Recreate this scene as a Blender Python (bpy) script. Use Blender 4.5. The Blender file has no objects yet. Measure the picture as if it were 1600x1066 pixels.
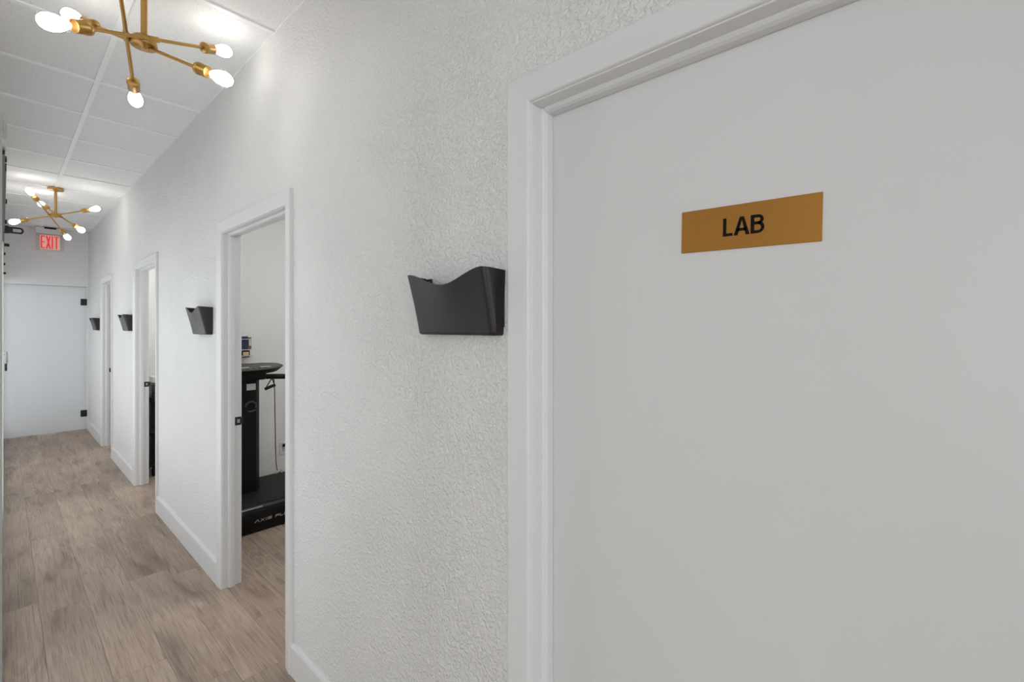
import bpy, math, random
from mathutils import Vector, Matrix

# ------------------------------------------------------------------ camera, world, lights, exposure
scene = bpy.context.scene
COL = scene.collection
H = 1.496                      # lens height
W = 0.839                      # corridor face of the right wall (x)
TH = 0.092                      # wall thickness
CEIL = 2.848
YEND = 9.03                    # end wall
cam_d = bpy.data.cameras.new('camera')
cam = bpy.data.objects.new('camera', cam_d)
COL.objects.link(cam)
cam.location = (0, 0, H)
cam.rotation_euler = (math.pi / 2, 0, -math.atan2(797, 714))
cam_d.sensor_width = 36
cam_d.lens = 714 / 1600 * 36
cam_d.shift_y = -23 / 1600
cam_d.clip_start = 0.02
scene.camera = cam

world = bpy.data.worlds.new('daylight'); scene.world = world
world.use_nodes = True
world.node_tree.nodes['Background'].inputs[0].default_value = (0.97, 0.985, 1.0, 1)
world.node_tree.nodes['Background'].inputs[1].default_value = 0.62

scene.view_settings.view_transform = 'Standard'
scene.view_settings.look = 'None'
scene.view_settings.gamma = 1
scene.view_settings.use_curve_mapping = False
scene.view_settings.exposure = 0.31
BULB = 11.5                    # emission of each filament bulb
PANEL_FILL = 15.0                    # emission of the unseen ceiling panels added to light the side rooms
WINDOW_FILL = (50.0, 130.0, 118.0)  # fill power at the three unseen windows added along the left side


def area_light(name, loc, rot, sx, sy, power, color=(1, 1, 1)):
    l = bpy.data.lights.new(name, 'AREA'); l.shape = 'RECTANGLE'
    l.size = sx; l.size_y = sy; l.energy = power; l.color = color
    o = bpy.data.objects.new(name, l); COL.objects.link(o)
    o.location = loc; o.rotation_euler = rot
    return o


# fill lights at unseen windows added on the left, behind the frosted glass partition
WINS = [(-2.9, -0.7), (2.2, 5.2), (5.8, 8.8)]
for (wa, wb0), pw in zip(WINS, WINDOW_FILL):
    area_light('window_daylight', (-3.24, (wa + wb0) / 2, 1.55), (0, -math.pi / 2, 0), 1.9, wb0 - wa, pw, (0.975, 0.992, 1.0))

# fill light at an unseen glazed front added behind the camera
FRONT_FILL = 15.0
area_light('front_fill_light', (0.395, -3.12, 1.25), (math.pi / 2, 0, 0), 0.8, 2.2, FRONT_FILL, (0.975, 0.992, 1.0))

# ------------------------------------------------------------------ materials
MATS = {}


def new_mat(name):
    m = bpy.data.materials.new(name); m.use_nodes = True
    nt = m.node_tree
    b = nt.nodes['Principled BSDF']
    MATS[name] = m
    return m, nt, b


def simple(name, col, rough=0.5, metal=0.0, spec=0.5, emit=None, estr=0.0):
    m, nt, b = new_mat(name)
    b.inputs['Base Color'].default_value = (*col, 1)
    b.inputs['Roughness'].default_value = rough
    b.inputs['Metallic'].default_value = metal
    b.inputs['Specular IOR Level'].default_value = spec
    if emit:
        b.inputs['Emission Color'].default_value = (*emit, 1)
        b.inputs['Emission Strength'].default_value = estr
    return m


def node(nt, kind, **kw):
    n = nt.nodes.new(kind)
    for k, v in kw.items():
        setattr(n, k, v)
    return n


def mathn(nt, op, a, b=None, clamp=False):
    n = nt.nodes.new('ShaderNodeMath'); n.operation = op; n.use_clamp = clamp
    for i, v in enumerate((a, b)):
        if v is None: continue
        if isinstance(v, (int, float)): n.inputs[i].default_value = v
        else: nt.links.new(v, n.inputs[i])
    return n.outputs[0]


def noise(nt, vec, scale, detail=2.0, rough=0.5, dist=0.0):
    n = nt.nodes.new('ShaderNodeTexNoise')
    n.inputs['Scale'].default_value = scale; n.inputs['Detail'].default_value = detail
    n.inputs['Roughness'].default_value = rough; n.inputs['Distortion'].default_value = dist
    if vec is not None: nt.links.new(vec, n.inputs['Vector'])
    return n.outputs['Fac']


def ramp(nt, fac, stops):
    n = nt.nodes.new('ShaderNodeValToRGB')
    e = n.color_ramp.elements
    while len(e) < len(stops): e.new(0.5)
    for el, (p, c) in zip(e, stops):
        el.position = p; el.color = (*c, 1) if len(c) == 3 else c
    nt.links.new(fac, n.inputs[0])
    return n.outputs[0]


def mix(nt, fac, a, b, mode='MIX'):
    n = nt.nodes.new('ShaderNodeMix'); n.data_type = 'RGBA'; n.blend_type = mode
    if isinstance(fac, (int, float)): n.inputs[0].default_value = fac
    else: nt.links.new(fac, n.inputs[0])
    for idx, v in ((6, a), (7, b)):
        if isinstance(v, tuple): n.inputs[idx].default_value = (*v, 1)
        else: nt.links.new(v, n.inputs[idx])
    return n.outputs[2]


def bump(nt, b, height, strength, dist):
    n = nt.nodes.new('ShaderNodeBump')
    n.inputs['Strength'].default_value = strength; n.inputs['Distance'].default_value = dist
    nt.links.new(height, n.inputs['Height'])
    nt.links.new(n.outputs[0], b.inputs['Normal'])


# textured (orange peel / knockdown) wall paint
m, nt, b = new_mat('textured_wall')
tc = node(nt, 'ShaderNodeTexCoord').outputs['Object']
b.inputs['Base Color'].default_value = (0.83, 0.83, 0.825, 1)
b.inputs['Roughness'].default_value = 0.5
n1 = noise(nt, tc, 88, 2.5, 0.55, 0.5)
n2 = noise(nt, tc, 190, 1.5, 0.5, 0.3)
blob = ramp(nt, n1, [(0.42, (0, 0, 0)), (0.62, (1, 1, 1))])
hgt = mathn(nt, 'ADD', blob, mathn(nt, 'MULTIPLY', n2, 0.6))
pm = noise(nt, tc, 2.3, 2)
hgt = mathn(nt, 'MULTIPLY', hgt, mathn(nt, 'ADD', 0.35, mathn(nt, 'MULTIPLY', pm, 1.2)))
bump(nt, b, hgt, 0.9, 0.0031)

simple('plain_wall', (0.84, 0.842, 0.838), 0.6)
m, nt, b = new_mat('trim_paint')
b.inputs['Base Color'].default_value = (0.76, 0.765, 0.77, 1); b.inputs['Roughness'].default_value = 0.33
tc = node(nt, 'ShaderNodeTexCoord').outputs['Object']
bump(nt, b, noise(nt, tc, 9, 3), 0.12, 0.003)
m, nt, b = new_mat('door_paint')
b.inputs['Base Color'].default_value = (0.73, 0.73, 0.73, 1); b.inputs['Roughness'].default_value = 0.4
tc = node(nt, 'ShaderNodeTexCoord').outputs['Object']
sm = ramp(nt, noise(nt, tc, 30, 3), [(0.68, (0, 0, 0)), (0.75, (1, 1, 1))])
bump(nt, b, noise(nt, tc, 260, 1), 0.03, 0.001)

# ceiling tile: white mineral fibre with pin holes
m, nt, b = new_mat('ceiling_tile')
tc = node(nt, 'ShaderNodeTexCoord').outputs['Object']
vor = nt.nodes.new('ShaderNodeTexVoronoi'); vor.inputs['Scale'].default_value = 140; vor.inputs['Randomness'].default_value = 1
nt.links.new(tc, vor.inputs['Vector'])
pin = mathn(nt, 'LESS_THAN', vor.outputs['Distance'], 0.2)
sel = mathn(nt, 'GREATER_THAN', noise(nt, tc, 95, 0), 0.53)
pin = mathn(nt, 'MULTIPLY', pin, sel)
nt.links.new(mix(nt, pin, (0.86, 0.86, 0.855), (0.45, 0.45, 0.44)), b.inputs['Base Color'])
b.inputs['Roughness'].default_value = 0.85
bump(nt, b, noise(nt, tc, 120, 2), 0.2, 0.001)
simple('tee_paint', (0.94, 0.94, 0.94), 0.4)

# plank flooring
m, nt, b = new_mat('plank_wood')
co = node(nt, 'ShaderNodeTexCoord').outputs['Object']
oi = node(nt, 'ShaderNodeObjectInfo')
rnd = oi.outputs['Random']
sep = nt.nodes.new('ShaderNodeSeparateXYZ'); nt.links.new(co, sep.inputs[0])
offx = mathn(nt, 'MULTIPLY', rnd, 53.0)
com = nt.nodes.new('ShaderNodeCombineXYZ')
nt.links.new(mathn(nt, 'ADD', sep.outputs[0], offx), com.inputs[0])
nt.links.new(mathn(nt, 'ADD', mathn(nt, 'MULTIPLY', sep.outputs[1], 0.11), offx), com.inputs[1])
nt.links.new(mathn(nt, 'MULTIPLY', rnd, 17.0), com.inputs[2])
v = com.outputs[0]
big = noise(nt, v, 6.0, 1.5, 0.45, 0.25)                                # contour field of the cathedral grain
rings = mathn(nt, 'FRACT', mathn(nt, 'MULTIPLY', big, 20.0))
rings = ramp(nt, rings, [(0.0, (0, 0, 0)), (0.5, (0.25, 0.25, 0.25)), (0.80, (1, 1, 1)), (1.0, (0, 0, 0))])
com2 = nt.nodes.new('ShaderNodeCombineXYZ')
nt.links.new(mathn(nt, 'ADD', sep.outputs[0], offx), com2.inputs[0])
nt.links.new(mathn(nt, 'MULTIPLY', sep.outputs[1], 0.018), com2.inputs[1])
nt.links.new(mathn(nt, 'MULTIPLY', rnd, 9.0), com2.inputs[2])
fine = noise(nt, com2.outputs[0], 230, 3, 0.65)
com3 = nt.nodes.new('ShaderNodeCombineXYZ')
nt.links.new(mathn(nt, 'ADD', sep.outputs[0], offx), com3.inputs[0])
nt.links.new(mathn(nt, 'MULTIPLY', sep.outputs[1], 0.17), com3.inputs[1])
nt.links.new(offx, com3.inputs[2])
cloud = noise(nt, com3.outputs[0], 9, 3, 0.55, 0.4)
base = ramp(nt, cloud, [(0.27, (0.200, 0.143, 0.108)), (0.42, (0.325, 0.246, 0.190)), (0.72, (0.400, 0.312, 0.246))])
rmask = ramp(nt, noise(nt, com3.outputs[0], 5, 2), [(0.42, (0.05, 0.05, 0.05)), (0.62, (0.32, 0.32, 0.32))])
base = mix(nt, mathn(nt, 'MULTIPLY', rings, rmask), base, (0.55, 0.46, 0.39))
fdark = ramp(nt, fine, [(0.33, (0.64, 0.62, 0.60)), (0.50, (1.02, 1.02, 1.02)), (0.72, (1.15, 1.15, 1.15))])
base = mix(nt, 1.0, base, fdark, 'MULTIPLY')
knot = ramp(nt, noise(nt, com3.outputs[0], 14, 1, 0.4, 0.8), [(0.66, (0, 0, 0)), (0.78, (1, 1, 1))])
base = mix(nt, mathn(nt, 'MULTIPLY', knot, 0.55), base, (0.14, 0.095, 0.07))
tone = mathn(nt, 'ADD', 0.92, mathn(nt, 'MULTIPLY', rnd, 0.16))
hs = nt.nodes.new('ShaderNodeHueSaturation'); nt.links.new(base, hs.inputs['Color']); nt.links.new(tone, hs.inputs['Value'])
hs.inputs['Saturation'].default_value = 1.0
nt.links.new(hs.outputs[0], b.inputs['Base Color'])
b.inputs['Roughness'].default_value = 0.5
bump(nt, b, mathn(nt, 'ADD', fine, mathn(nt, 'MULTIPLY', rings, 0.4)), 0.12, 0.001)

# satin gold
m, nt, b = new_mat('satin_gold')
b.inputs['Base Color'].default_value = (0.50, 0.30, 0.095, 1); b.inputs['Metallic'].default_value = 1
b.inputs['Roughness'].default_value = 0.34
m, nt, b = new_mat('brushed_gold_plate')
tc = node(nt, 'ShaderNodeTexCoord').outputs['Object']
b.inputs['Base Color'].default_value = (0.52, 0.25, 0.055, 1); b.inputs['Metallic'].default_value = 0.85
b.inputs['Roughness'].default_value = 0.36
mp = nt.nodes.new('ShaderNodeMapping'); mp.inputs['Scale'].default_value = (1, 6, 500); nt.links.new(tc, mp.inputs[0])
bump(nt, b, noise(nt, mp.outputs[0], 2, 2), 0.05, 0.0005)
simple('gold_edge', (0.75, 0.52, 0.22), 0.3, 0.6)
m, nt, b = new_mat('black_plastic')
tc = node(nt, 'ShaderNodeTexCoord').outputs['Object']
b.inputs['Base Color'].default_value = (0.014, 0.012, 0.011, 1); b.inputs['Roughness'].default_value = 0.42
bump(nt, b, noise(nt, tc, 700, 1), 0.08, 0.0004)
simple('black_ink', (0.008, 0.006, 0.005), 0.7, 0, 0.15)
simple('black_metal', (0.018, 0.018, 0.019), 0.4, 0.3)
simple('machine_black', (0.006, 0.0055, 0.0055), 0.38, 0, 0.25)
simple('machine_grey', (0.055, 0.055, 0.050), 0.5)
simple('rubber_black', (0.012, 0.0105, 0.010), 0.6, 0, 0.3)
simple('chrome', (0.75, 0.75, 0.75), 0.2, 1.0)
simple('grey_metal', (0.42, 0.42, 0.41), 0.35, 0.7)
simple('silver_print', (0.42, 0.42, 0.42), 0.5)
simple('paper_white', (0.72, 0.72, 0.70), 0.6)
simple('white_plastic', (0.78, 0.78, 0.77), 0.4)
simple('navy_card', (0.025, 0.035, 0.10), 0.4)
simple('brown_card', (0.19, 0.12, 0.09), 0.5)
simple('tan_card', (0.62, 0.50, 0.28), 0.5)
simple('dark_slot', (0.01, 0.01, 0.01), 0.7)
simple('exit_red', (0.62, 0.03, 0.02), 0.5, 0, 0.5, (0.9, 0.05, 0.03), 0.35)
simple('bulb_core', (1, 1, 1), 0.5, 0, 0.5, (1.0, 0.97, 0.92), BULB)
simple('added_panel_glow', (1, 1, 1), 0.5, 0, 0.5, (1.0, 0.99, 0.96), PANEL_FILL)


def glassy(name, tint, fac, rough=0.05):
    """thin clear sheet: mostly see-through, with a glossy surface"""
    m = bpy.data.materials.new(name); m.use_nodes = True; nt = m.node_tree
    nt.nodes.clear()
    out = nt.nodes.new('ShaderNodeOutputMaterial'); tr = nt.nodes.new('ShaderNodeBsdfTransparent')
    tr.inputs[0].default_value = (*tint, 1)
    gl = nt.nodes.new('ShaderNodeBsdfGlossy'); gl.inputs['Roughness'].default_value = rough
    lw = nt.nodes.new('ShaderNodeLayerWeight'); lw.inputs[0].default_value = 0.5
    fr_ = mathn(nt, 'ADD', 0.03, mathn(nt, 'MULTIPLY', mathn(nt, 'POWER', lw.outputs['Facing'], 4.0), fac))
    mx = nt.nodes.new('ShaderNodeMixShader')
    nt.links.new(fr_, mx.inputs[0]); nt.links.new(tr.outputs[0], mx.inputs[1]); nt.links.new(gl.outputs[0], mx.inputs[2])
    nt.links.new(mx.outputs[0], out.inputs[0])
    MATS[name] = m
    return m


glassy('bulb_glass', (0.98, 0.98, 0.975), 0.45)
glassy('clear_acrylic', (0.96, 0.97, 0.97), 0.25)
glassy('satin_glass', (0.96, 0.97, 0.97), 0.2, 0.4)
glassy('window_glass', (0.97, 0.98, 0.98), 0.25)
# pink wash of the edge-lit legend
m = bpy.data.materials.new('legend_tint'); m.use_nodes = True; nt = m.node_tree; b = nt.nodes['Principled BSDF']
b.inputs['Base Color'].default_value = (0.88, 0.52, 0.47, 1); b.inputs['Roughness'].default_value = 0.3
b.inputs['Emission Color'].default_value = (1.0, 0.35, 0.3, 1); b.inputs['Emission Strength'].default_value = 0.25
MATS['legend_tint'] = m
# frosted glass: white satin sheet that lets part of the light through
m = bpy.data.materials.new('frosted_glass'); m.use_nodes = True; nt = m.node_tree; nt.nodes.clear(); MATS['frosted_glass'] = m
o_ = nt.nodes.new('ShaderNodeOutputMaterial'); df = nt.nodes.new('ShaderNodeBsdfDiffuse'); tl = nt.nodes.new('ShaderNodeBsdfTranslucent'); gl = nt.nodes.new('ShaderNodeBsdfGlossy')
df.inputs[0].default_value = (0.74, 0.75, 0.77, 1); tl.inputs[0].default_value = (0.84, 0.86, 0.89, 1); gl.inputs['Roughness'].default_value = 0.3
m1 = nt.nodes.new('ShaderNodeMixShader'); m1.inputs[0].default_value = 0.5; m2 = nt.nodes.new('ShaderNodeMixShader'); m2.inputs[0].default_value = 0.05
nt.links.new(df.outputs[0], m1.inputs[1]); nt.links.new(tl.outputs[0], m1.inputs[2])
nt.links.new(m1.outputs[0], m2.inputs[1]); nt.links.new(gl.outputs[0], m2.inputs[2]); nt.links.new(m2.outputs[0], o_.inputs[0])
simple('glass_edge', (0.46, 0.49, 0.46), 0.2)


# ------------------------------------------------------------------ mesh helpers
class MB:
    def __init__(s): s.v = []; s.f = []; s.sm = []
    def add(s, vs, fs, smooth=False):
        o = len(s.v); s.v += [tuple(p) for p in vs]
        s.f += [tuple(i + o for i in f) for f in fs]; s.sm += [smooth] * len(fs)
        return s
    def box(s, x0, x1, y0, y1, z0, z1, bev=0.0):
        if bev <= 0:
            vs = [(x, y, z) for x in (x0, x1) for y in (y0, y1) for z in (z0, z1)]
            return s.add(vs, [(0, 1, 3, 2), (4, 6, 7, 5), (0, 4, 5, 1), (2, 3, 7, 6), (0, 2, 6, 4), (1, 5, 7, 3)])
        # chamfered box: 24 vertices
        bb = bev; X = (x0, x1); Y = (y0, y1); Z = (z0, z1); idx = {}; vs = []
        for i in (0, 1):
            for j in (0, 1):
                for k in (0, 1):
                    sx, sy, sz = (1 - 2 * i) * bb, (1 - 2 * j) * bb, (1 - 2 * k) * bb
                    for a, p in (('x', (X[i], Y[j] + sy, Z[k] + sz)), ('y', (X[i] + sx, Y[j], Z[k] + sz)), ('z', (X[i] + sx, Y[j] + sy, Z[k]))):
                        idx[i, j, k, a] = len(vs); vs.append(p)
        fs = []
        for a, mk in (('x', lambda q, u, w: (q, u, w)), ('y', lambda q, u, w: (u, q, w)), ('z', lambda q, u, w: (u, w, q))):
            for q in (0, 1):
                fs.append([idx[(*mk(q, u, w), a)] for u, w in ((0, 0), (1, 0), (1, 1), (0, 1))])
        for u in (0, 1):
            for w in (0, 1):
                fs.append([idx[0, u, w, 'y'], idx[1, u, w, 'y'], idx[1, u, w, 'z'], idx[0, u, w, 'z']])
                fs.append([idx[u, 0, w, 'x'], idx[u, 1, w, 'x'], idx[u, 1, w, 'z'], idx[u, 0, w, 'z']])
                fs.append([idx[u, w, 0, 'x'], idx[u, w, 1, 'x'], idx[u, w, 1, 'y'], idx[u, w, 0, 'y']])
        for i in (0, 1):
            for j in (0, 1):
                for k in (0, 1):
                    fs.append([idx[i, j, k, a] for a in 'xyz'])
        return s.add(vs, fs)
    def lathe(s, p0, p1, prof, seg=16, cap=True):
        """prof: list of (distance along p0->p1 in metres, radius)"""
        p0 = Vector(p0); d = (Vector(p1) - p0).normalized()
        u = d.orthogonal().normalized(); w = d.cross(u)
        vs = []; n = len(prof)
        for (t, r) in prof:
            for k in range(seg):
                a = 2 * math.pi * k / seg
                vs.append(p0 + d * t + (u * math.cos(a) + w * math.sin(a)) * r)
        fs = [(i * seg + k, i * seg + (k + 1) % seg, (i + 1) * seg + (k + 1) % seg, (i + 1) * seg + k) for i in range(n - 1) for k in range(seg)]
        s.add(vs, fs, True)
        if cap:
            s.add(vs[:seg], [tuple(range(seg))][::-1]); s.add(vs[-seg:], [tuple(range(seg))])
        return s
    def rod(s, p0, p1, r, seg=12):
        L = (Vector(p1) - Vector(p0)).length
        return s.lathe(p0, p1, [(0, r), (L, r)], seg)
    def tube(s, pts, r, seg=8, closed=False):
        pts = [Vector(p) for p in pts]; n = len(pts); vs = []
        ref = None
        for i, p in enumerate(pts):
            a = pts[(i - 1) % n] if (closed or i > 0) else p
            c = pts[(i + 1) % n] if (closed or i < n - 1) else p
            d = (c - a).normalized()
            if ref is None: ref = d.orthogonal().normalized()
            u = (ref - d * ref.dot(d)).normalized(); ref = u; w = d.cross(u)
            for k in range(seg):
                t = 2 * math.pi * k / seg
                vs.append(p + (u * math.cos(t) + w * math.sin(t)) * r)
        m_ = n if closed else n - 1
        fs = [(i * seg + k, i * seg + (k + 1) % seg, ((i + 1) % n) * seg + (k + 1) % seg, ((i + 1) % n) * seg + k) for i in range(m_) for k in range(seg)]
        s.add(vs, fs, True)
        if not closed:
            s.add(vs[:seg], [tuple(range(seg))]); s.add(vs[-seg:], [tuple(range(seg))])
        return s
    def prism(s, poly, fn, t0, t1):
        """poly: 2-D outline (a,b); fn(a,b,t) -> 3-D"""
        n = len(poly)
        vs = [fn(a, b_, t0) for a, b_ in poly] + [fn(a, b_, t1) for a, b_ in poly]
        fs = [tuple(range(n)), tuple(range(2 * n - 1, n - 1, -1))] + [(i, (i + 1) % n, n + (i + 1) % n, n + i) for i in range(n)]
        return s.add(vs, fs)
    def build(s, name, mat, parent=None, origin=None):
        me = bpy.data.meshes.new(name)
        o0 = Vector(origin) if origin is not None else (parent_origin(parent) if parent is not None else Vector((0, 0, 0)))
        me.from_pydata([tuple(Vector(p) - o0) for p in s.v], [], s.f)
        me.polygons.foreach_set('use_smooth', s.sm)
        me.materials.append(MATS[mat]); me.validate(); 
        import bmesh
        bm = bmesh.new(); bm.from_mesh(me); bmesh.ops.recalc_face_normals(bm, faces=bm.faces); bm.to_mesh(me); bm.free()
        o = bpy.data.objects.new(name, me); COL.objects.link(o)
        if parent is not None: o.parent = parent
        elif origin is not None: o.location = o0
        return o


def parent_origin(p):
    v_ = Vector((0, 0, 0))
    while p is not None:
        v_ += p.location; p = p.parent
    return v_


def tag(o, label, cat, group=None):
    o['label'] = label; o['category'] = cat
    if group: o['group'] = group
    return o


def thing(name, loc, label, cat, group=None):
    o = bpy.data.objects.new(name, None); COL.objects.link(o); o.location = loc
    o.empty_display_size = 0.05
    return tag(o, label, cat, group)


def structure(o, label=None, cat=None):
    o['kind'] = 'structure'
    if label: o['label'] = label
    if cat: o['category'] = cat
    return o


def s_empty(name, loc, label, cat):
    o = bpy.data.objects.new(name, None); COL.objects.link(o); o.location = loc; o.empty_display_size = 0.05
    return structure(o, label, cat)


# ------------------------------------------------------------------ doorways of the right wall: outer casing edges (near, far), y
CW = 0.062                     # casing width
HEAD = 2.090                   # top of the casing
DOORS = [(-0.245, 0.753), (2.020, 3.022), (4.565, 5.545), (6.82, 7.66)]
JAMB = [(a + CW + 0.003, b_ - CW - 0.003) for a, b_ in DOORS]   # clear opening between jamb faces
JH = HEAD - CW - 0.003
JT = 0.018                     # jamb board thickness
YB = -3.2                      # wall behind the camera

wr = MB()
edges = [YB]
for a, b_ in JAMB: edges += [a - JT, b_ + JT]
edges.append(YEND + 0.1)
for i in range(0, len(edges), 2): wr.box(W, W + TH, edges[i], edges[i + 1], 0, CEIL + 0.15)
for i in range(1, len(edges) - 1, 2): wr.box(W, W + TH, edges[i], edges[i + 1], JH + JT, CEIL + 0.15)
structure(wr.build('wall_right', 'textured_wall'), 'long white textured corridor wall with four doorways', 'wall')

# end wall: a header over the glass door and a narrow return on the right
we = MB().box(-0.16, W, YEND, YEND + 0.1, 2.066, CEIL + 0.15).box(W - 0.012, W, YEND, YEND + 0.1, 0, 2.066).box(-0.16, -0.05, YEND, YEND + 0.1, 0, 2.066)
structure(we.build('wall_end', 'plain_wall'), 'short white wall above the frosted glass door', 'wall')
# left wall, open between y=-1.7 and 1.5 to the room opposite the closed door
wl = MB().box(-0.17, -0.05, 1.5, 2.03, 0, CEIL + 0.15).box(-0.17, -0.05, YEND - 0.12, YEND + 0.1, 0, CEIL + 0.15).box(-0.17, -0.05, 2.03, YEND - 0.12, 2.10, CEIL + 0.15)
wl.box(-0.17, -0.05, YB, -1.0, 0, CEIL + 0.15).box(-0.17, -0.05, -1.0, 1.5, 2.45, CEIL + 0.15)
structure(wl.build('wall_left', 'plain_wall'), 'white corridor wall around the sliding glass doors', 'wall')
wb = MB().box(-3.5, -0.05, YB - 0.1, YB, 0, CEIL + 0.15).box(-0.05, W + TH, YB - 0.1, YB, 2.4, CEIL + 0.15)
structure(wb.build('wall_back', 'plain_wall'), 'plain white wall at the near end of the corridor', 'wall')
# room on the left, with openings for the added windows
wo = MB()
XL = -3.28
wy = [YB] + [q for w_ in WINS for q in w_] + [YEND + 0.1]
for i in range(0, len(wy), 2): wo.box(XL - .12, XL, wy[i], wy[i + 1], 0, CEIL + 0.15)
for w_ in WINS: wo.box(XL - .12, XL, *w_, 0, 0.55).box(XL - .12, XL, *w_, 2.55, CEIL + 0.15)
wo.box(XL, -0.17, YEND, YEND + 0.1, 0, CEIL + 0.15)
structure(wo.build('wall_window_side', 'plain_wall'), 'white walls of the room behind the glass doors, cut for the added windows', 'wall')
structure(MB().box(XL, -0.17, 1.75, 1.85, 0, CEIL + 0.15).build('wall_divider', 'plain_wall'), 'white wall dividing the rooms left of the corridor', 'wall')
for i, (a, b_) in enumerate(WINS):  # unseen windows, added to bring fill light in from the left
    wn = s_empty('window_%d' % (i + 1), (XL - .06, (a + b_) / 2, 0.55), ('unseen window added to light the lab door side', 'unseen middle window added to light the corridor from the left', 'unseen far window added to light the corridor from the left')[i], 'window')
    ym = (a + b_) / 2
    for (y0, y1, z0, z1) in ((a, b_, 0.55, 0.60), (a, b_, 2.50, 2.55), (a, a + .05, 0.6, 2.5), (b_ - .05, b_, 0.6, 2.5), (ym - .025, ym + .025, 0.6, 2.5)):
        MB().box(XL - .08, XL - .03, y0, y1, z0, z1).build('window_frame', 'trim_paint', wn)
    for (y0, y1) in ((a + .05, ym - .025), (ym + .025, b_ - .05)):
        MB().box(XL - .058, XL - .052, y0, y1, 0.6, 2.5).build('pane', 'window_glass', wn)

wn = s_empty('window_4', (0.4, YB - .05, 0), 'unseen glazed front added to light the corridor from its near end', 'window')  # unseen glazing, added as a source of light behind the camera
for q in ((-.05, 0, 0, 2.4), (W - .05, W, 0, 2.4), (0, W - .05, 0, .08), (0, W - .05, 2.32, 2.4)):
    MB().box(q[0], q[1], YB - .08, YB - .03, q[2], q[3]).build('window_frame', 'trim_paint', wn)
MB().box(0, W - .05, YB - .058, YB - .052, .08, 2.32).build('pane', 'window_glass', wn)

# side rooms behind the right wall
XR = 2.75
wrm = MB().box(XR, XR + 0.1, 1.15, YEND + 0.1, 0, CEIL + 0.15)
structure(wrm.build('wall_rooms', 'plain_wall'), 'far white wall of the rooms off the corridor', 'wall')
RY = 4.42
for nm, y0, y1, lb in (('wall_partition_1', RY, RY + 0.1, 'pale partition wall behind the black vibration machine'), ('wall_partition_2', 6.42, 6.52, 'partition wall between the far side rooms'),
                       ('wall_partition_3', 1.15, 1.25, 'partition wall beside the closed lab room'), ('wall_partition_4', YEND, YEND + 0.1, 'end wall of the last side room')):
    structure(MB().box(W + TH, XR, y0, y1, 0, CEIL + 0.15).build(nm, 'plain_wall'), lb, 'wall')
for i, (y0, y1) in enumerate(((1.25, RY), (RY + 0.1, 6.42), (6.52, YEND))):  # unseen panel lights, added to brighten the side rooms
    t = thing('added_ceiling_light', (1.85, (y0 + y1) / 2, CEIL), 'unseen square ceiling panel added to light the ' + ('room with the vibration machine', 'room with the black cart', 'last side room')[i], 'light', 'unseen panel lights added in the side rooms')
    cy = (y0 + y1) / 2
    fr = MB()
    for q in ((1.54, 1.56, cy - .31, cy + .31), (2.14, 2.16, cy - .31, cy + .31), (1.56, 2.14, cy - .31, cy - .29), (1.56, 2.14, cy + .29, cy + .31)): fr.box(*q, CEIL - 0.012, CEIL)
    fr.build('frame', 'trim_paint', t)
    MB().box(1.56, 2.14, cy - .29, cy + .29, CEIL - 0.008, CEIL).build('diffuser', 'added_panel_glow', t)

# ------------------------------------------------------------------ floor: slab and single planks
fl = structure(MB().box(-3.5, XR + 0.1, YB - 0.1, YEND + 0.8, -0.06, -0.006).build('floor', 'plank_wood'), 'grey-brown oak plank floor of the corridor and side rooms', 'floor')
PW, PL = 0.182, 1.22
pm_ = MB().box(-PW / 2 + .0003, PW / 2 - .0003, -PL / 2 + .0003, PL / 2 - .0003, -0.006, 0, 0.0006)
plank0 = pm_.build('plank', 'plank_wood', fl)
random.seed(4)
first = True
x = -0.05 + PW / 2
row = 0
while x < 2.2:
    y = -1.0 + random.random() * PL
    while y < YEND + 0.8 - PL / 2:
        if first: o = plank0; first = False
        else: o = plank0.copy(); COL.objects.link(o); o.parent = fl
        o.location = (x, y, 0); y += PL
    x += PW; row += 1

# ------------------------------------------------------------------ suspended ceiling: slab, tees and tiles
cl = structure(MB().box(-3.5, XR + 0.1, YB - 0.1, YEND + 0.1, CEIL + 0.02, CEIL + 0.15).build('ceiling', 'plain_wall'), 'suspended white tile ceiling with a metal grid', 'ceiling')
MB().box(W + TH, XR, 1.25, YEND, CEIL, CEIL + 0.02).build('plasterboard', 'plain_wall', cl)
MB().box(-3.28, -0.17, YB, YEND, CEIL, CEIL + 0.02).build('plasterboard', 'plain_wall', cl)
TX = 0.352; TS = 0.583; T0 = 4.554 - 12 * TS
rows = [T0 + i * TS for i in range(0, 40)]
rows = [r for r in rows if YB < r < YEND]
MB().box(TX - .012, TX + .012, YB, YEND, CEIL - 0.003, CEIL + 0.015, 0.0008).build('main_tee', 'tee_paint', cl)
for r in rows:
    MB().box(-0.05, TX - .012, r - .012, r + .012, CEIL - 0.003, CEIL + 0.01, 0.0006).build('cross_tee', 'tee_paint', cl)
    MB().box(TX + .012, W, r - .012, r + .012, CEIL - 0.003, CEIL + 0.01, 0.0006).build('cross_tee', 'tee_paint', cl)
MB().box(W - .004, W, YB, YEND, CEIL - 0.002, CEIL + 0.008).build('wall_angle', 'tee_paint', cl)
MB().box(-0.05, -0.035, YB, YEND, CEIL - 0.002, CEIL + 0.008).build('wall_angle', 'tee_paint', cl)
bnd = [YB] + rows + [YEND]
random.seed(9)
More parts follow.
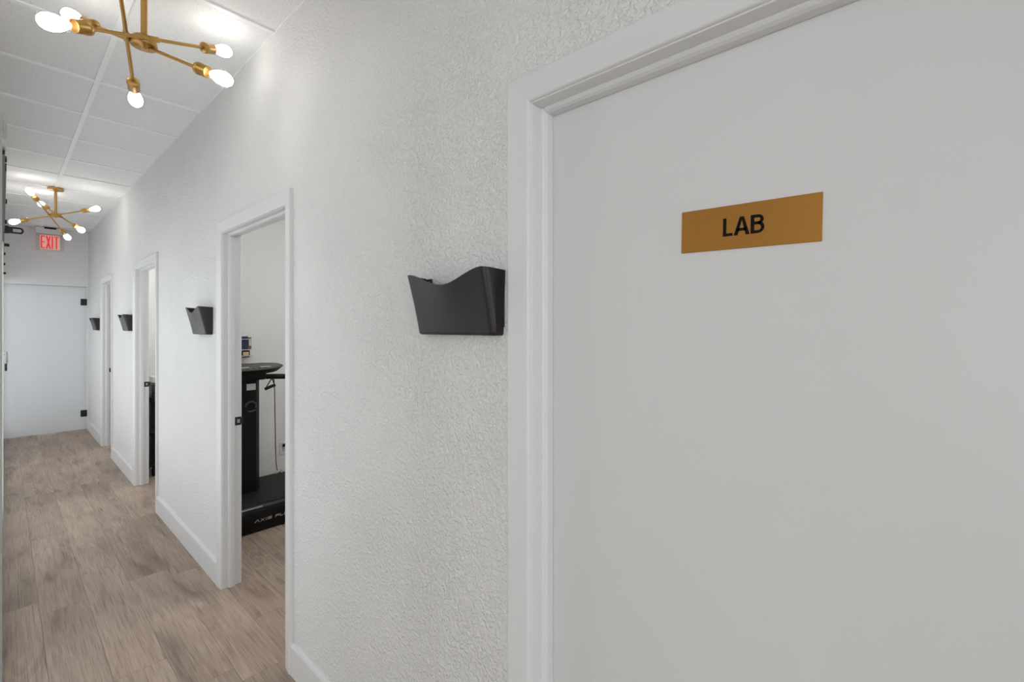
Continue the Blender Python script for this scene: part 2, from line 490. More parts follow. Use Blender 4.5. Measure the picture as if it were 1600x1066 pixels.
for i in range(len(bnd) - 1):
    for (xa, xb) in ((-0.05, TX), (TX, W)):
        cx, cy_ = (xa + xb) / 2, (bnd[i] + bnd[i + 1]) / 2
        hx, hy = (xb - xa) / 2 - .004, (bnd[i + 1] - bnd[i]) / 2 - .004
        o = MB().box(cx - hx, cx + hx, cy_ - hy, cy_ + hy, CEIL + .004, CEIL + .018, 0.001).build('ceiling_tile', 'ceiling_tile', cl)

# ------------------------------------------------------------------ baseboards of the corridor and of the room
BBH = 0.135
prof = [(0, 0), (0.014, 0), (0.014, BBH - 0.012), (0.010, BBH - 0.002), (0.004, BBH), (0, BBH)]
seglist = [(YB, DOORS[0][0])] + [(DOORS[i][1], DOORS[i + 1][0]) for i in range(3)] + [(DOORS[3][1], YEND)]
names = ['before the closed lab door', 'between the closed door and the first open doorway', 'between the first and second open doorways', 'between the second and third open doorways', 'beside the frosted glass door']
for (a, b_), lb in zip(seglist, names):
    o = MB().prism(prof, lambda p, z, t: (W - p, t, z), a, b_).build('baseboard_right', 'trim_paint')
    structure(o, 'white baseboard ' + lb, 'baseboard')
structure(MB().prism(prof, lambda p, z, t: (t, RY - p, z * 0.75), W + TH, XR).build('baseboard_room', 'trim_paint'), 'white baseboard behind the black vibration machine', 'baseboard')
structure(MB().prism(prof, lambda p, z, t: (-0.05 + p, t, z), 1.5, YEND).build('baseboard_left', 'trim_paint'), 'white baseboard under the sliding glass doors', 'baseboard')

# ------------------------------------------------------------------ doors
CPROF = [(0, 0), (0, .0045), (.0008, .0070), (.0022, .0090), (.0045, .0102), (.008, .0108), (.020, .0122), (.040, .0146), (.052, .0166), (.058, .0172), (.0612, .016), (.062, .0135), (.062, 0)]


def casing_piece(kind, ya, yb, zt, side, xw, sgn):
    """mitred casing board. opening (casing inner edges) ya..yb, head zt; sgn=-1 protrudes towards -x"""
    mb = MB(); A = []; B = []
    for u, t in CPROF:
        x_ = xw + sgn * t
        if kind == 'leg':
            y_ = ya - u if side < 0 else yb + u
            A.append((x_, y_, 0)); B.append((x_, y_, zt + u))
        else:
            A.append((x_, ya - u, zt + u)); B.append((x_, yb + u, zt + u))
    n = len(A)
    mb.add(A + B, [(i, (i + 1) % n, n + (i + 1) % n, n + i) for i in range(n)])
    mb.add(A, [tuple(range(n))]); mb.add(B, [tuple(range(n))])
    return mb


door_labels = ['closed white door and frame carrying the LAB sign', 'first open doorway, the vibration machine showing inside', 'second open doorway along the corridor', 'farthest open doorway, nearest the frosted glass door']
STOPX = 0.908
for n_, ((ca, cb), (ja, jb)) in enumerate(zip(DOORS, JAMB)):
    d = s_empty('door_%d' % (n_ + 1), (W, (ca + cb) / 2, 0), door_labels[n_], 'door')
    for kind, side in (('leg', -1), ('leg', 1), ('head', 0)):
        casing_piece(kind, ca + CW, cb - CW, HEAD - CW, side, W, -1).build('casing', 'trim_paint', d)
        casing_piece(kind, ca + CW, cb - CW, HEAD - CW, side, W + TH, 0.5).build('casing', 'trim_paint', d)
    x0, x1 = W - 0.001, W + TH + 0.001
    MB().box(x0, x1, ja - JT, ja, 0, JH + JT, .0012).build('jamb', 'trim_paint', d)
    MB().box(x0, x1, jb, jb + JT, 0, JH + JT, .0012).build('jamb', 'trim_paint', d)
    MB().box(x0, x1, ja, jb, JH, JH + JT, .0012).build('jamb', 'trim_paint', d)
    stx = STOPX if n_ == 0 else 0.897
    sx0, sx1 = stx - 0.034, stx - 0.0015
    def stop(poly_fn, t0, t1):
        pr = [(sx0, 0), (sx0, .004), (sx0 + .004, .008), (sx0 + .012, .0112), (sx1, .0112), (sx1, 0)]
        return MB().prism(pr, poly_fn, t0, t1)
    stop(lambda x_, q, t: (x_, ja + q, t), 0, JH).build('door_stop', 'trim_paint', d)
    stop(lambda x_, q, t: (x_, jb - q, t), 0, JH).build('door_stop', 'trim_paint', d)
    stop(lambda x_, q, t: (x_, t, JH - q), ja + .011, jb - .011).build('door_stop', 'trim_paint', d)
    if n_ == 0:
        leaf = MB().box(STOPX, STOPX + .024, ja + .003, jb - .003, 0.008, JH - .003, .001).build('door_leaf', 'door_paint', d)
    else:
        # leaf swung back into the room on the near jamb
        ly1 = ja - 0.002; L = jb - ja - 0.006
        lx0 = W + TH + 0.045
        leaf = MB().box(lx0, lx0 + L, ly1 - .035, ly1, 0.008, JH - .003, .001).build('door_leaf', 'door_paint', d)
        hx = lx0 + L - .07
        hb = MB().lathe((hx, ly1, .93), (hx, ly1 + .06, .93), [(0, .027), (.008, .027), (.010, .011), (.045, .011)], 16)
        hb.box(hx - .11, hx + .012, ly1 + .034, ly1 + .046, .920, .940, .003)
        hb.build('handle', 'black_metal', leaf)
        # strike plate with its lip and latch hole on the far jamb
        zs = 0.946
        sx = 0.9145
        sp = MB().box(sx - .016, sx + .017, jb - .0022, jb - .0002, zs - .024, zs + .024).box(sx + .017, W + TH + .012, jb - .0042, jb - .0002, zs - .018, zs + .018)
        sp.build('strike_plate', 'black_metal', d)
        MB().box(sx - .004, sx + .010, jb - .0028, jb - .0010, zs - .011, zs + .011).build('latch_hole', 'grey_metal', d)

# ------------------------------------------------------------------ lettering helpers (flat polygons with a little thickness)
def glyph(mb, ch, x0, z0, w, h, s, put):
    """adds letter ch in the box (x0,z0)-(x0+w,z0+h); stroke s; put(mb, poly)"""
    def R(a, b_, c_, d_): put(mb, [(x0 + a, z0 + b_), (x0 + c_, z0 + b_), (x0 + c_, z0 + d_), (x0 + a, z0 + d_)])
    def P(*pts): put(mb, [(x0 + a, z0 + b_) for a, b_ in pts])
    def arc(cx, cz, ro, ri, a0, a1, n=10, fx=1.0):
        for k in range(n):
            t0 = math.radians(a0 + (a1 - a0) * k / n); t1 = math.radians(a0 + (a1 - a0) * (k + 1) / n)
            P((cx + fx * ro * math.cos(t0), cz + ro * math.sin(t0)), (cx + fx * ro * math.cos(t1), cz + ro * math.sin(t1)),
              (cx + fx * ri * math.cos(t1), cz + ri * math.sin(t1)), (cx + fx * ri * math.cos(t0), cz + ri * math.sin(t0)))
    if ch == 'L': R(0, 0, s, h); R(s, 0, w, s * .9)
    elif ch == 'A':
        m_ = w / 2; q = s * 1.06
        P((0, 0), (q, 0), (m_ + q * .02, h * .84), (m_ + q * .02, h), (m_ - q * .52, h)); P((w, 0), (w - q, 0), (m_ - q * .02, h * .84), (m_ - q * .02, h), (m_ + q * .52, h))
        R(w * .22, h * .22, w * .78, h * .22 + s * .85)
    elif ch == 'B':
        R(0, 0, s, h); t = s * .88; zm = h * .47
        r2 = (zm + t) / 2; r1 = (h - zm) / 2
        R(s, 0, w - r2, t); R(s, zm, w - r2 * .9, zm + t); R(s, h - t, w - r1 * 1.15, h)
        arc(w - r2, r2, r2, r2 - t, -90, 90); arc(w - r1 * 1.15, zm + r1, r1, r1 - t, -90, 90)
    elif ch == 'E': R(0, 0, s, h); R(s, 0, w, s); R(s, h / 2 - s / 2, w * .9, h / 2 + s / 2); R(s, h - s, w, h)
    elif ch == 'X': P((0, 0), (s * 1.15, 0), (w, h), (w - s * 1.15, h)); P((w, 0), (w - s * 1.15, 0), (0, h), (s * 1.15, h))
    elif ch == 'I': R((w - s) / 2, 0, (w + s) / 2, h)
    elif ch == 'T': R(0, h - s, w, h); R((w - s) / 2, 0, (w + s) / 2, h - s)
    elif ch == 'P': R(0, 0, s, h); R(s, h - s, w, h); R(s, h * .38, w, h * .38 + s); R(w - s, h * .38 + s, w, h - s)
    elif ch == 'U': R(0, 0, s, h); R(w - s, 0, w, h); R(s, 0, w - s, s)
    elif ch == 'S': R(0, 0, w, s); R(0, h / 2 - s / 2, w, h / 2 + s / 2); R(0, h - s, w, h); R(0, h / 2, s, h - s); R(w - s, s, w, h / 2)
    elif ch == 'V': P((0, 0), (s, 0), (w / 2 + s / 2, h), (w / 2 - s / 2, h)); P((w, 0), (w - s, 0), (w / 2 - s / 2, h), (w / 2 + s / 2, h))   # an A without its bar


# LAB sign on the closed door
SGX = STOPX - 0.0002
sy, sz = 0.239, 1.680
sg = thing('door_sign', (SGX, sy, sz), 'gold rectangular door sign reading LAB in black', 'sign')
sg.rotation_euler = (math.radians(1.0), 0, 0)
SL, SH = 0.2345, 0.0815
MB().box(SGX - .003, SGX, sy - SL / 2, sy + SL / 2, sz - SH / 2, sz + SH / 2, .0005).build('plate', 'brushed_gold_plate', sg)
def put_lab(mb, poly):   # text runs towards -y
    mb.prism(poly, lambda a, z, t: (t, sy + SL / 2 - a, sz - SH / 2 + z), SGX - .0036, SGX - .0029)
for ch, a, w_, s_ in (('L', .0785, .0170, .0058), ('A', .0975, .0270, .0062), ('B', .1260, .0225, .0060)):
    lt = MB(); glyph(lt, ch, a, .0245, w_, .0335, s_, put_lab); lt.build('letter', 'black_ink', sg)

# ------------------------------------------------------------------ black file pockets on the wall
def pocket(y_near, width, zb, zt, label):
    cy0 = y_near + width / 2
    t = thing('wall_file_pocket', (W, cy0, zb), label, 'file holder', 'black file pockets beside the doorways')
    DT, DB = 0.074, 0.036
    wt, wb_ = width / 2, width / 2 - 0.006
    N = 8
    path = []        # (fraction across -1..1, protrusion fraction 0..1, is front)
    rc = 0.10
    for k in range(4): path.append((-1.0, k / 4 * (1 - .3)))
    for k in range(7):
        a = math.pi / 2 * k / 6
        path.append((-1 + rc * (1 - math.cos(a)), .7 + .3 * math.sin(a)))
    for k in range(1, 24): path.append((-1 + rc + (2 - 2 * rc) * k / 24, 1.0))
    path += [(-a, p) for a, p in reversed(path[:11])]
    def ztop(a, p):
        dip = (zt - zb) * 0.215
        s_ = max(0.0, 1 - abs(a) / 0.92) ** 0.95
        return zt - dip * (s_ * s_ * (3 - 2 * s_)) - (1 - p) * 0.004 * (abs(a) > .85)
    vs = []; fs = []
    n = len(path)
    for k in range(N + 1):
        f = k / N
        for a, p in path:
            fl_ = f ** 1.15                       # front flares out towards the rim
            D = DB + (DT - DB) * fl_
            hw = wb_ + (wt - wb_) * f
            vs.append((W - max(p * D, 0.0015), cy0 + a * hw, zb + (ztop(a, p) - zb) * f))
    low = [(W - max((W - x_) * .86, .0015), cy0 + (y_ - cy0) * .975, zb) for x_, y_, z_ in vs[:n]]
    low2 = [(W - max((W - x_) * .96, .0015), cy0 + (y_ - cy0) * .993, zb + .0025) for x_, y_, z_ in vs[:n]]
    vs = low + low2 + [(x_, y_, z_ + .008 * (1 - k0 // n / N)) for k0, (x_, y_, z_) in enumerate(vs)]
    N += 2
    for k in range(N):
        for i in range(n - 1): fs.append((k * n + i, k * n + i + 1, (k + 1) * n + i + 1, (k + 1) * n + i))
    fs.append(tuple(range(n)))
    body = MB().add(vs, fs, True).build('body', 'black_plastic', t)
    sol = body.modifiers.new('thickness', 'SOLIDIFY'); sol.thickness = 0.0028; sol.offset = 0
    es = body.modifiers.new('edges', 'EDGE_SPLIT'); es.split_angle = math.radians(50)
    for sgn in (-1, 1):
        MB().box(W - .004, W - .0005, min(cy0 + sgn * (wt - .001), cy0 + sgn * (wt - .03)), max(cy0 + sgn * (wt - .001), cy0 + sgn * (wt - .03)), zb + .02, zt - .006, .0008).build('mounting_flange', 'black_plastic', t)
        MB().lathe((W - .004, cy0 + sgn * (wt - .018), zt - .018), (W - .010, cy0 + sgn * (wt - .018), zt - .018), [(0, .005), (.002, .005), (.003, .003)], 10).build('screw', 'grey_metal', t)
    return t


pocket(0.774, 0.318, 1.474, 1.640, 'large black plastic file pocket nearest the LAB door')
pocket(3.140, 0.300, 1.448, 1.614, 'black file pocket beside the first open doorway')
pocket(5.640, 0.300, 1.452, 1.611, 'black file pocket beside the second open doorway')
pocket(7.860, 0.300, 1.447, 1.604, 'farthest black file pocket, nearest the frosted glass door')

# ------------------------------------------------------------------ chandeliers
def bez(p0, p1, t): return Vector(p0) * (1 - t) + Vector(p1) * t


def chandelier(hub, rods, label):
    hub = Vector(hub)
    t = thing('chandelier', (hub.x, hub.y, CEIL), label, 'light', 'gold six-bulb chandeliers along the corridor')
    top = CEIL - 0.003
    MB().lathe((hub.x, hub.y, top), (hub.x, hub.y, top - .03), [(0, .058), (.012, .060), (.018, .058), (.0185, .030), (.028, .018)], 32).build('canopy', 'satin_gold', t)
    MB().lathe((hub.x, hub.y, top - .02), (hub.x, hub.y, hub.z + .01), [(0, .011), (top - hub.z - .03, .011)], 16).build('stem', 'satin_gold', t)
    MB().lathe((hub.x, hub.y, hub.z + .024), (hub.x, hub.y, hub.z - .04), [(0, .013), (.002, .034), (.010, .040), (.034, .043), (.0365, .041), (.0366, .016), (.041, .015), (.0411, .008), (.047, .007)], 32).build('hub', 'satin_gold', t)
    for (az, el, off) in rods:
        az, el = math.radians(az), math.radians(el)
        dv = Vector((math.cos(az) * math.cos(el), math.sin(az) * math.cos(el), math.sin(el)))
        c_ = hub + Vector(off)
        MB().rod(c_ - dv * .245, c_ + dv * .245, .0066, 14).build('arm', 'satin_gold', t)
        # swivel collar that holds the arm to the hub
        MB().lathe(c_ - dv * .022, c_ + dv * .022, [(0, .0085), (.003, .0105), (.041, .0105), (.044, .0085)], 14).build('collar', 'satin_gold', t)
        for sg_ in (1, -1):
            e = dv * sg_
            p = c_ + e * .238
            MB().lathe(p, p + e, [(0, .0085), (.003, .0185), (.006, .0215), (.010, .0225), (.020, .0225), (.0205, .0212), (.056, .0212), (.057, .0195), (.050, .0185)], 24).build('socket', 'satin_gold', t)
            q = c_ + e * .287
            bp = [(0, .0125), (.008, .0140), (.020, .0175), (.038, .0240), (.058, .0292), (.078, .0315), (.093, .0295), (.106, .0230), (.114, .0145), (.118, .0060), (.119, .0005)]
            bl = MB().lathe(q, q + e, bp, 28).build('bulb', 'bulb_glass', t)
            cp = [(.016, .004), (.022, .0100), (.040, .0185), (.058, .0240), (.078, .0262), (.093, .0240), (.104, .0180), (.110, .0090), (.1115, .0005)]
            MB().lathe(q, q + e, cp, 24).build('filament_glow', 'bulb_core', bl)
    return t


chandelier((0.363, 2.217, 2.579), [(77.0, -15.0, (-.052, -.002, .001)), (-149.9, -24.4, (.025, -.024, .018)), (124.2, 24.0, (.006, .012, -.004))], 'nearest gold chandelier with six bare bulbs, high in the corner')
chandelier((0.351, 6.307, 2.579), [(64.4, -24.3, (-.04, .003, -.008)), (140.2, -12.1, (-.003, 0, .003)), (111.6, 25.1, (.035, -.001, -.004))], 'smaller, farther gold chandelier in front of the exit sign')

# ------------------------------------------------------------------ frosted glass door at the end
gd = s_empty('door_5', (0.4, YEND, 0), 'frosted white glass door closing the end of the corridor', 'door')
MB().add([(-.05, YEND + .018, .008), (.806, YEND + .018, .008), (.806, YEND + .018, 2.058), (-.05, YEND + .018, 2.058)], [(0, 1, 2, 3)]).build('frosted_film', 'frosted_glass', gd)
MB().box(-0.05, 0.806, YEND + .012, YEND + .024, .008, 2.058, .001).build('glass_leaf', 'satin_glass', gd)
MB().box(0.806, 0.8265, YEND + .010, YEND + .03, 0, 2.066).build('side_channel', 'trim_paint', gd)
for z in (1.845, 0.235):
    hg = MB().box(0.757, 0.815, YEND - .002, YEND + .012, z - .047, z + .047, .002)
    hg.lathe((0.815, YEND + .004, z - .047), (0.815, YEND + .004, z + .047), [(0, .009), (.094, .009)], 12)
    hg.build('hinge', 'black_metal', gd)
MB().box(-0.05, 0.8265, YEND - .002, YEND + .03, 2.058, 2.066).build('header_channel', 'grey_metal', gd)
MB().box(0.06, 0.12, YEND + .004, YEND + .012, 2.048, 2.058).build('header_clip', 'white_plastic', gd)
# ------------------------------------------------------------------ exit sign
EY = 8.90
ex = thing('exit_sign', (0.44, EY, CEIL), 'clear edge-lit exit sign with red EXIT letters under the ceiling', 'sign')
EX0, EX1 = 0.299, 0.585
MB().box(EX0, EX1, EY - .03, EY + .03, CEIL - .095, CEIL - .003, .004).build('housing', 'white_plastic', ex)
MB().box(EX0 + .085, EX1 - .085, EY - .034, EY - .028, CEIL - .024, CEIL - .002).build('vent_slot', 'dark_slot', ex)
MB().box(EX0, EX1, EY - .034, EY - .0295, CEIL - .099, CEIL - .092).build('housing_lip', 'grey_metal', ex)
MB().box(EX0 + .003, EX1 - .006, EY - .004, EY + .004, CEIL - .310, CEIL - .095, .001).build('acrylic_panel', 'clear_acrylic', ex)
MB().box(EX0 + .003, EX1 - .006, EY - .0045, EY + .0045, CEIL - .312, CEIL - .300).build('panel_edge', 'paper_white', ex)
LX0, LX1 = 0.349, 0.530
MB().box(LX0 - .006, LX1 + .006, EY - .0052, EY - .0042, CEIL - .296, CEIL - .105).build('legend', 'legend_tint', ex)
def put_exit(mb, poly): mb.prism(poly, lambda a, z, tt: (LX0 + a, tt, CEIL - .288 + z), EY - .0068, EY - .0050)
for ch, a, w_ in (('E', .002, .040), ('X', .051, .048), ('I', .104, .018), ('T', .130, .047)):
    lt = MB(); glyph(lt, ch, a, 0, w_, .170, .0135, put_exit); lt.build('letter', 'exit_red', ex)

# ------------------------------------------------------------------ sliding glass doors, their rail and fittings along the left wall
RZ = 2.15
rail = thing('door_track', (0, 5.5, RZ), 'black steel sliding-door track along the top of the left glass doors', 'track')
MB().box(-.012, .0075, 2.52, 5.2, RZ - .02, RZ + .02, .001).build('rail_bar', 'black_metal', rail)
MB().box(.0080, .0125, 2.80, 8.72, RZ - .016, RZ + .016, .0008).build('rail_bar', 'black_metal', rail)
for y, xo in ((2.67, .013), (3.16, .013), (3.57, .018), (4.27, .020), (5.48, .040), (6.16, .022), (7.17, .024), (8.40, .034)):
    MB().lathe((-.05, y, RZ), (xo, y, RZ), [(0, .008), (.04, .008), (.041, .012), (.05 + xo - .002, .013), (.05 + xo, .011)], 14).build('standoff', 'black_metal', rail)
MB().box(-.012, .0115, 2.36, 2.52, RZ - .006, RZ + .052, .002).build('end_plate', 'grey_metal', rail)
MB().box(-.004, .0065, 2.25, 2.36, RZ + .020, RZ + .040, .001).build('end_arm', 'grey_metal', rail)
# slotted loop bracket that sticks out into the corridor
bk = MB()
zc = RZ + .002; y = 4.62
lo = [(.006 + .002, 0)]
N = 10
outer = [(.010, -.022), (.085, -.022)] + [(.085 + .016 * math.sin(math.pi * k / N), -.022 * math.cos(math.pi * k / N)) for k in range(1, N)] + [(.085, .022), (.010, .022)]
inner = [(.050, -.011), (.082, -.011)] + [(.082 + .009 * math.sin(math.pi * k / N), -.011 * math.cos(math.pi * k / N)) for k in range(1, N)] + [(.082, .011), (.050, .011)]
n = len(outer)
vs = [(a, y - .004, zc + z) for a, z in outer] + [(a, y - .004, zc + z) for a, z in inner] + [(a, y + .004, zc + z) for a, z in outer] + [(a, y + .004, zc + z) for a, z in inner]
fs = []
for i in range(n):
    j = (i + 1) % n
    fs += [(i, j, n + j, n + i), (2 * n + i, 3 * n + i, 3 * n + j, 2 * n + j), (i, 2 * n + i, 2 * n + j, j), (n + i, n + j, 3 * n + j, 3 * n + i)]
bk.add(vs, fs)
bk.box(.0085, .030, y - .012, y + .012, zc - .026, zc + .026, .002)
bk.build('loop_bracket', 'black_metal', rail)


def glass_door(y0, y1, x0, x1, label):
    g = thing('sliding_glass_door', (x0, (y0 + y1) / 2, 0), label, 'door', 'sliding glass doors of the left wall')
    xm = (x0 + x1) / 2
    MB().add([(xm, y0 + .004, .012), (xm, y1, .012), (xm, y1, RZ - .03), (xm, y0 + .004, RZ - .03)], [(0, 1, 2, 3)]).build('frosted_film', 'frosted_glass', g)
    MB().box(x0, x1 - .0005, y0 + .004, y1, .012, RZ - .03, .0008).build('glass_panel', 'clear_acrylic', g)
    MB().box(x0, x1, y0, y0 + .004, .012, RZ - .03, .0006).build('polished_edge', 'glass_edge', g)
    return g


g1 = glass_door(2.05, 4.98, -.011, .0006, 'near frosted sliding glass panel edge at the left border')
g2 = glass_door(5.02, 8.88, -.006, .0075, 'far frosted sliding glass panel with a pull handle')
hy, hz = 6.2, 1.21
hd = MB().lathe((.026, hy, hz - .055), (.026, hy, hz + .055), [(0, .007), (.01, .011), (.10, .011), (.11, .007)], 14)
hd.rod((.007, hy, hz + .03), (.026, hy, hz + .03), .005)
hd.build('pull_handle', 'grey_metal', g2)
MB().lathe((.024, hy, hz - .12), (.024, hy, hz - .055), [(0, .006), (.005, .008), (.065, .008)], 12).build('handle_grip', 'black_metal', g2)

# ------------------------------------------------------------------ vibration machine in the first side room
vm = thing('vibration_machine', (1.33, 3.85, 0), 'black whole-body vibration machine reading AXIS PLUS, inside the first doorway', 'exercise machine')
bx0, bx1, by0, by1 = 0.985, 1.70, 3.575, 4.30
sec = [(by0 + .012, 0.012), (by0 + .004, .05), (by0, .10), (by0 + .004, .145), (by0 + .016, .172), (by0 + .034, .186), (by1 - .05, .186), (by1, .15), (by1, .012)]
MB().prism(sec, lambda y_, z_, t_: (t_, y_, z_), bx0, bx1).build('base', 'machine_black', vm)
sec2 = [(by0 + .040, .186), (by0 + .046, .198), (by0 + .060, .203), (by1 - .07, .203), (by1 - .06, .186)]
MB().prism(sec2, lambda y_, z_, t_: (t_, y_, z_), bx0 + .02, bx1 - .02).build('platform_mat', 'rubber_black', vm)
MB().box(bx0 + .03, 1.275, by0 + .019, by0 + .026, .1745, .1805).build('trim_strip', 'silver_print', vm)
for fx in (bx0 + .08, bx1 - .08):
    for fy in (by0 + .08, by1 - .08):
        MB().lathe((fx, fy, 0), (fx, fy, .02), [(0, .03), (.01, .03), (.013, .02), (.02, .02)], 14).build('foot', 'rubber_black', vm)
cx0, cx1, cy0, cy1 = 1.085, 1.378, 3.895, 4.06
colp = [(cx0 + .03, cy0), (cx1 - .044, cy0), (cx1 - .012, cy0 + .03), (cx1, cy0 + .075), (cx1, cy1), (cx0, cy1), (cx0, cy0 + .04)]
MB().prism(colp, lambda a, b2, t_: (a, b2, t_), .20, 1.100).build('column', 'machine_black', vm)
# small curved grip and printed label on the column front
MB().tube([(1.295 + .038 * math.cos(a), cy0 - .006, .872 + .036 * math.sin(a)) for a in [math.radians(-25 + 205 * k / 12) for k in range(13)]], .006, 8).build('column_grip', 'machine_grey', vm)
MB().tube([(1.275, cy0 - .004, .834), (1.302, cy0 - .004, .832), (1.328, cy0 - .004, .840)], .005, 8).build('column_grip_bar', 'machine_grey', vm)
MB().box(1.265, 1.330, cy0 - .002, cy0 + .004, .998, 1.047).build('paper_label', 'paper_white', vm)
MB().box(1.236, 1.333, cy0 - .006, cy0 + .004, 1.084, 1.098, .001).build('light_bar', 'paper_white', vm)
# console: boat-shaped tilted panel
out = []
for k in range(33):
    a = math.pi * k / 32
    out.append((1.235 + .292 * math.cos(a) * (1 if abs(math.cos(a)) < .98 else 1), -.155 * math.sin(a) ** 0.75))
back = [(0.965, .05), (1.00, .075), (1.42, .075), (1.51, .05)]
poly = [(1.527 - 0, 0)] + out[1:-1] + [(.943, 0)] + back
def cons(scale, lift):
    return lambda a, b2, t_: (1.235 + (a - 1.235) * (scale if t_ < 1.15 else 1.0), 3.90 + b2 * (scale if t_ < 1.15 else 1.0), t_ + (b2 + .155) * .17)
MB().prism(poly, cons(.86, 0), 1.128, 1.160).build('console', 'machine_black', vm)
MB().prism([(1.235 + (a - 1.235) * .93, b2 * .93) for a, b2 in poly], lambda a, b2, t_: (a, 3.90 + b2, t_ + (b2 + .155) * .17), 1.160, 1.1635).build('console_face', 'machine_grey', vm)
MB().box(1.20, 1.40, 3.86, 4.04, 1.075, 1.150, .012).build('console_mount', 'machine_black', vm)
for (a, w_) in ((1.19, .075), (1.345, .075)):
    MB().prism([(a, -.075), (a + w_, -.075), (a + w_, -.045), (a, -.045)], lambda q, b2, t_: (q, 3.90 + b2, t_ + (b2 + .155) * .17), 1.1634, 1.1644).build('display', 'silver_print', vm)
for kx in range(5):
    MB().lathe((1.20 + kx * .042, 3.90 - .10, 1.1634 + .055 * .17), (1.20 + kx * .042, 3.90 - .10, 1.18), [(0, .010), (.003, .009)], 10).build('button', 'machine_black', vm)
MB().tube([(1.36, 3.93, 1.095), (1.45, 3.93, 1.09), (1.62, 3.91, 1.078), (1.74, 3.84, 1.07), (1.78, 3.74, 1.065)], .021, 12).build('handlebar', 'rubber_black', vm)
MB().tube([(1.11, 3.93, 1.095), (1.05, 3.93, 1.09), (1.02, 3.88, 1.078), (1.01, 3.78, 1.065)], .021, 12).build('handlebar', 'rubber_black', vm)
hb0 = Vector((1.452, 3.90, 1.078))
MB().tube([hb0, hb0 + Vector((-.035, -.01, -.05)), hb0 + Vector((-.052, -.012, -.078))], .004, 6).build('strap', 'rubber_black', vm)
MB().tube([hb0, hb0 + Vector((.010, -.01, -.035)), hb0 + Vector((.018, -.012, -.058))], .004, 6).build('strap', 'rubber_black', vm)
MB().tube([hb0 + Vector((-.056, -.012, -.082)), hb0 + Vector((-.018, -.012, -.068)), hb0 + Vector((.020, -.012, -.056))], .012, 10).build('strap_handle', 'rubber_black', vm)
cord = [(1.468, 3.90, 1.075), (1.475, 3.905, .97), (1.482, 3.92, .85), (1.50, 3.96, .70), (1.525, 4.02, .50), (1.56, 4.10, .33), (1.60, 4.18, .245), (1.635, 4.20, .212)]
MB().tube(cord, .0032, 6).build('cord', 'rubber_black', vm)
MB().tube([(1.62 + .028 * math.cos(a * .9), 4.19 + .02 * math.sin(a), .225 + .012 * math.sin(a * 1.7)) for a in [k * .55 for k in range(22)]], .005, 6).build('coiled_cord_end', 'paper_white', vm)
def put_ax(mb, poly):
    mb.prism([(a + .25 * b2, b2) for a, b2 in poly], lambda a, z, tt: (1.214 + a, tt - abs(z - .02) * .03, .078 + z), by0 - .0012, by0 + .004)
xx = 0
for ch, w_ in (('V', .040), ('X', .036), ('I', .012), ('S', .034), (' ', .018), ('P', .034), ('L', .030), ('U', .034), ('S', .034)):
    if ch != ' ':
        lt = MB(); glyph(lt, ch, xx * .80, 0, w_ * .80, .019, .0042, put_ax); lt.build('letter', 'silver_print', vm)
    xx += w_ + .007

# wall outlet with a plug
ol = thing('wall_outlet', (1.75, RY, .365), 'white wall outlet with a black plug behind the machine cord', 'outlet')
MB().box(1.712, 1.788, RY - .006, RY, .306, .424, .002).build('cover_plate', 'white_plastic', ol)
for z in (.337, .393):
    MB().box(1.733, 1.767, RY - .008, RY - .005, z - .018, z + .018, .003).build('socket', 'white_plastic', ol)
for xq in (1.742, 1.756):
    MB().box(xq - .0015, xq + .0015, RY - .0085, RY - .0075, .333, .347).build('slot', 'dark_slot', ol)
MB().box(1.735, 1.775, RY - .035, RY - .008, .380, .406, .004).build('plug', 'rubber_black', ol)

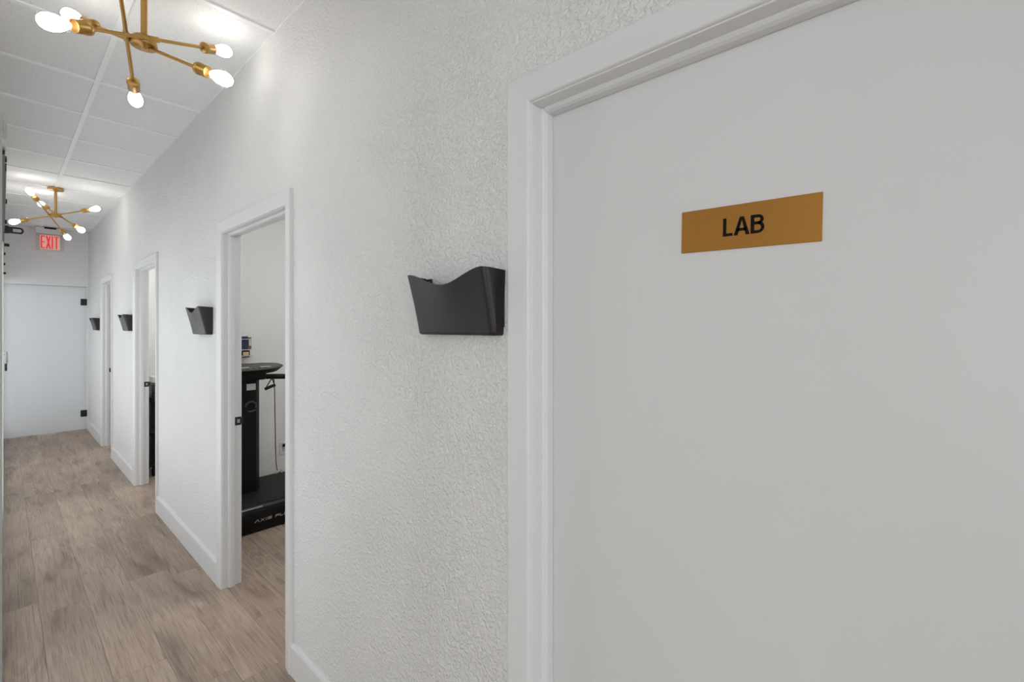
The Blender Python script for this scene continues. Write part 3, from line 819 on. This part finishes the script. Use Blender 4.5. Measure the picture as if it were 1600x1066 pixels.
# white wire rack with packs on the room's back wall
rk = thing('wire_rack', (1.30, RY, 1.22), 'small white wire rack on the wall above the machine console', 'rack')
for z in (1.384, 1.294, 1.240):
    MB().tube([(1.16, RY - .002, z), (1.16, RY - .085, z), (1.459, RY - .085, z), (1.459, RY - .002, z)], .0034, 6).build('wire_rail', 'white_plastic', rk)
for xq in (1.18, 1.26, 1.34, 1.40, 1.45):
    for z in (1.294, 1.226):
        MB().rod((xq, RY - .085, z), (xq, RY - .002, z), .002, 6).build('shelf_wire', 'white_plastic', rk)
for xq in (1.18, 1.445): MB().rod((xq, RY - .004, 1.215), (xq, RY - .004, 1.42), .003, 6).build('upright', 'white_plastic', rk)
def carton(name, x0, x1, z0, z1, mat, mat2, label):
    t = thing(name, ((x0 + x1) / 2, RY - .045, z0), label, 'box', 'packs in the wire rack')
    MB().box(x0, x1, RY - .075, RY - .012, z0, z1, .002).build('carton', mat, t)
    MB().box(x0 + (x1 - x0) * .25, x1 - (x1 - x0) * .12, RY - .0765, RY - .075, z0 + (z1 - z0) * .3, z0 + (z1 - z0) * .8).build('printed_label', mat2, t)
carton('supplement_box', 1.355, 1.422, 1.2965, 1.408, 'navy_card', 'navy_card', 'navy blue pack on the upper shelf of the wire rack')
carton('supplement_box', 1.424, 1.450, 1.2965, 1.400, 'brown_card', 'paper_white', 'brown pack at the right end of the upper rack shelf')
carton('supplement_box', 1.365, 1.438, 1.2285, 1.286, 'machine_black', 'tan_card', 'black pack with a tan label on the lower rack shelf')

# ------------------------------------------------------------------ black cart just inside the second open doorway
ct = thing('equipment_cart', (1.12, 5.86, 0), 'black equipment cart seen as a sliver inside the second open doorway', 'cart')
X0, X1, Y0, Y1 = 0.975, 1.30, 5.68, 6.05
for z in (.10, .42, .74): MB().box(X0, X1, Y0, Y1, z, z + .02, .003).build('shelf', 'machine_black', ct)
MB().box(X0 + .01, X1 - .01, Y0 + .01, Y1 - .01, .12, .42).build('lower_cabinet', 'machine_black', ct)
MB().box(X0 + .01, X1 - .01, Y0 + .02, Y1 - .01, .44, .74).build('drawer', 'machine_black', ct)
MB().box(X0 + .02, X1 - .02, Y0 + .02, Y1 - .10, .76, .93, .02).build('device', 'machine_grey', ct)
MB().tube([(X0 + .02, Y0 - .002, .80), (X0 + .02, Y0 - .03, .84), (X1 - .02, Y0 - .03, .84), (X1 - .02, Y0 - .002, .80)], .008, 8).build('handle', 'black_metal', ct)
for xq in (X0 + .04, X1 - .04):
    for yq in (Y0 + .04, Y1 - .04):
        MB().lathe((xq - .012, yq, .045), (xq + .012, yq, .045), [(0, .045), (.024, .045)], 16).rod((xq, yq, .05), (xq, yq, .105), .008).build('caster', 'rubber_black', ct)
pb = thing('paper_box', (1.10, 5.83, .93), 'small white box lying on top of the black cart', 'box')
MB().box(X0 + .03, X1 - .08, Y0 + .03, Y1 - .16, .931, .985, .002).build('carton', 'paper_white', pb)
MB().box(X0 + .03, X1 - .08, Y0 + .10, Y0 + .12, .985, .9856).build('tape', 'tan_card', pb)
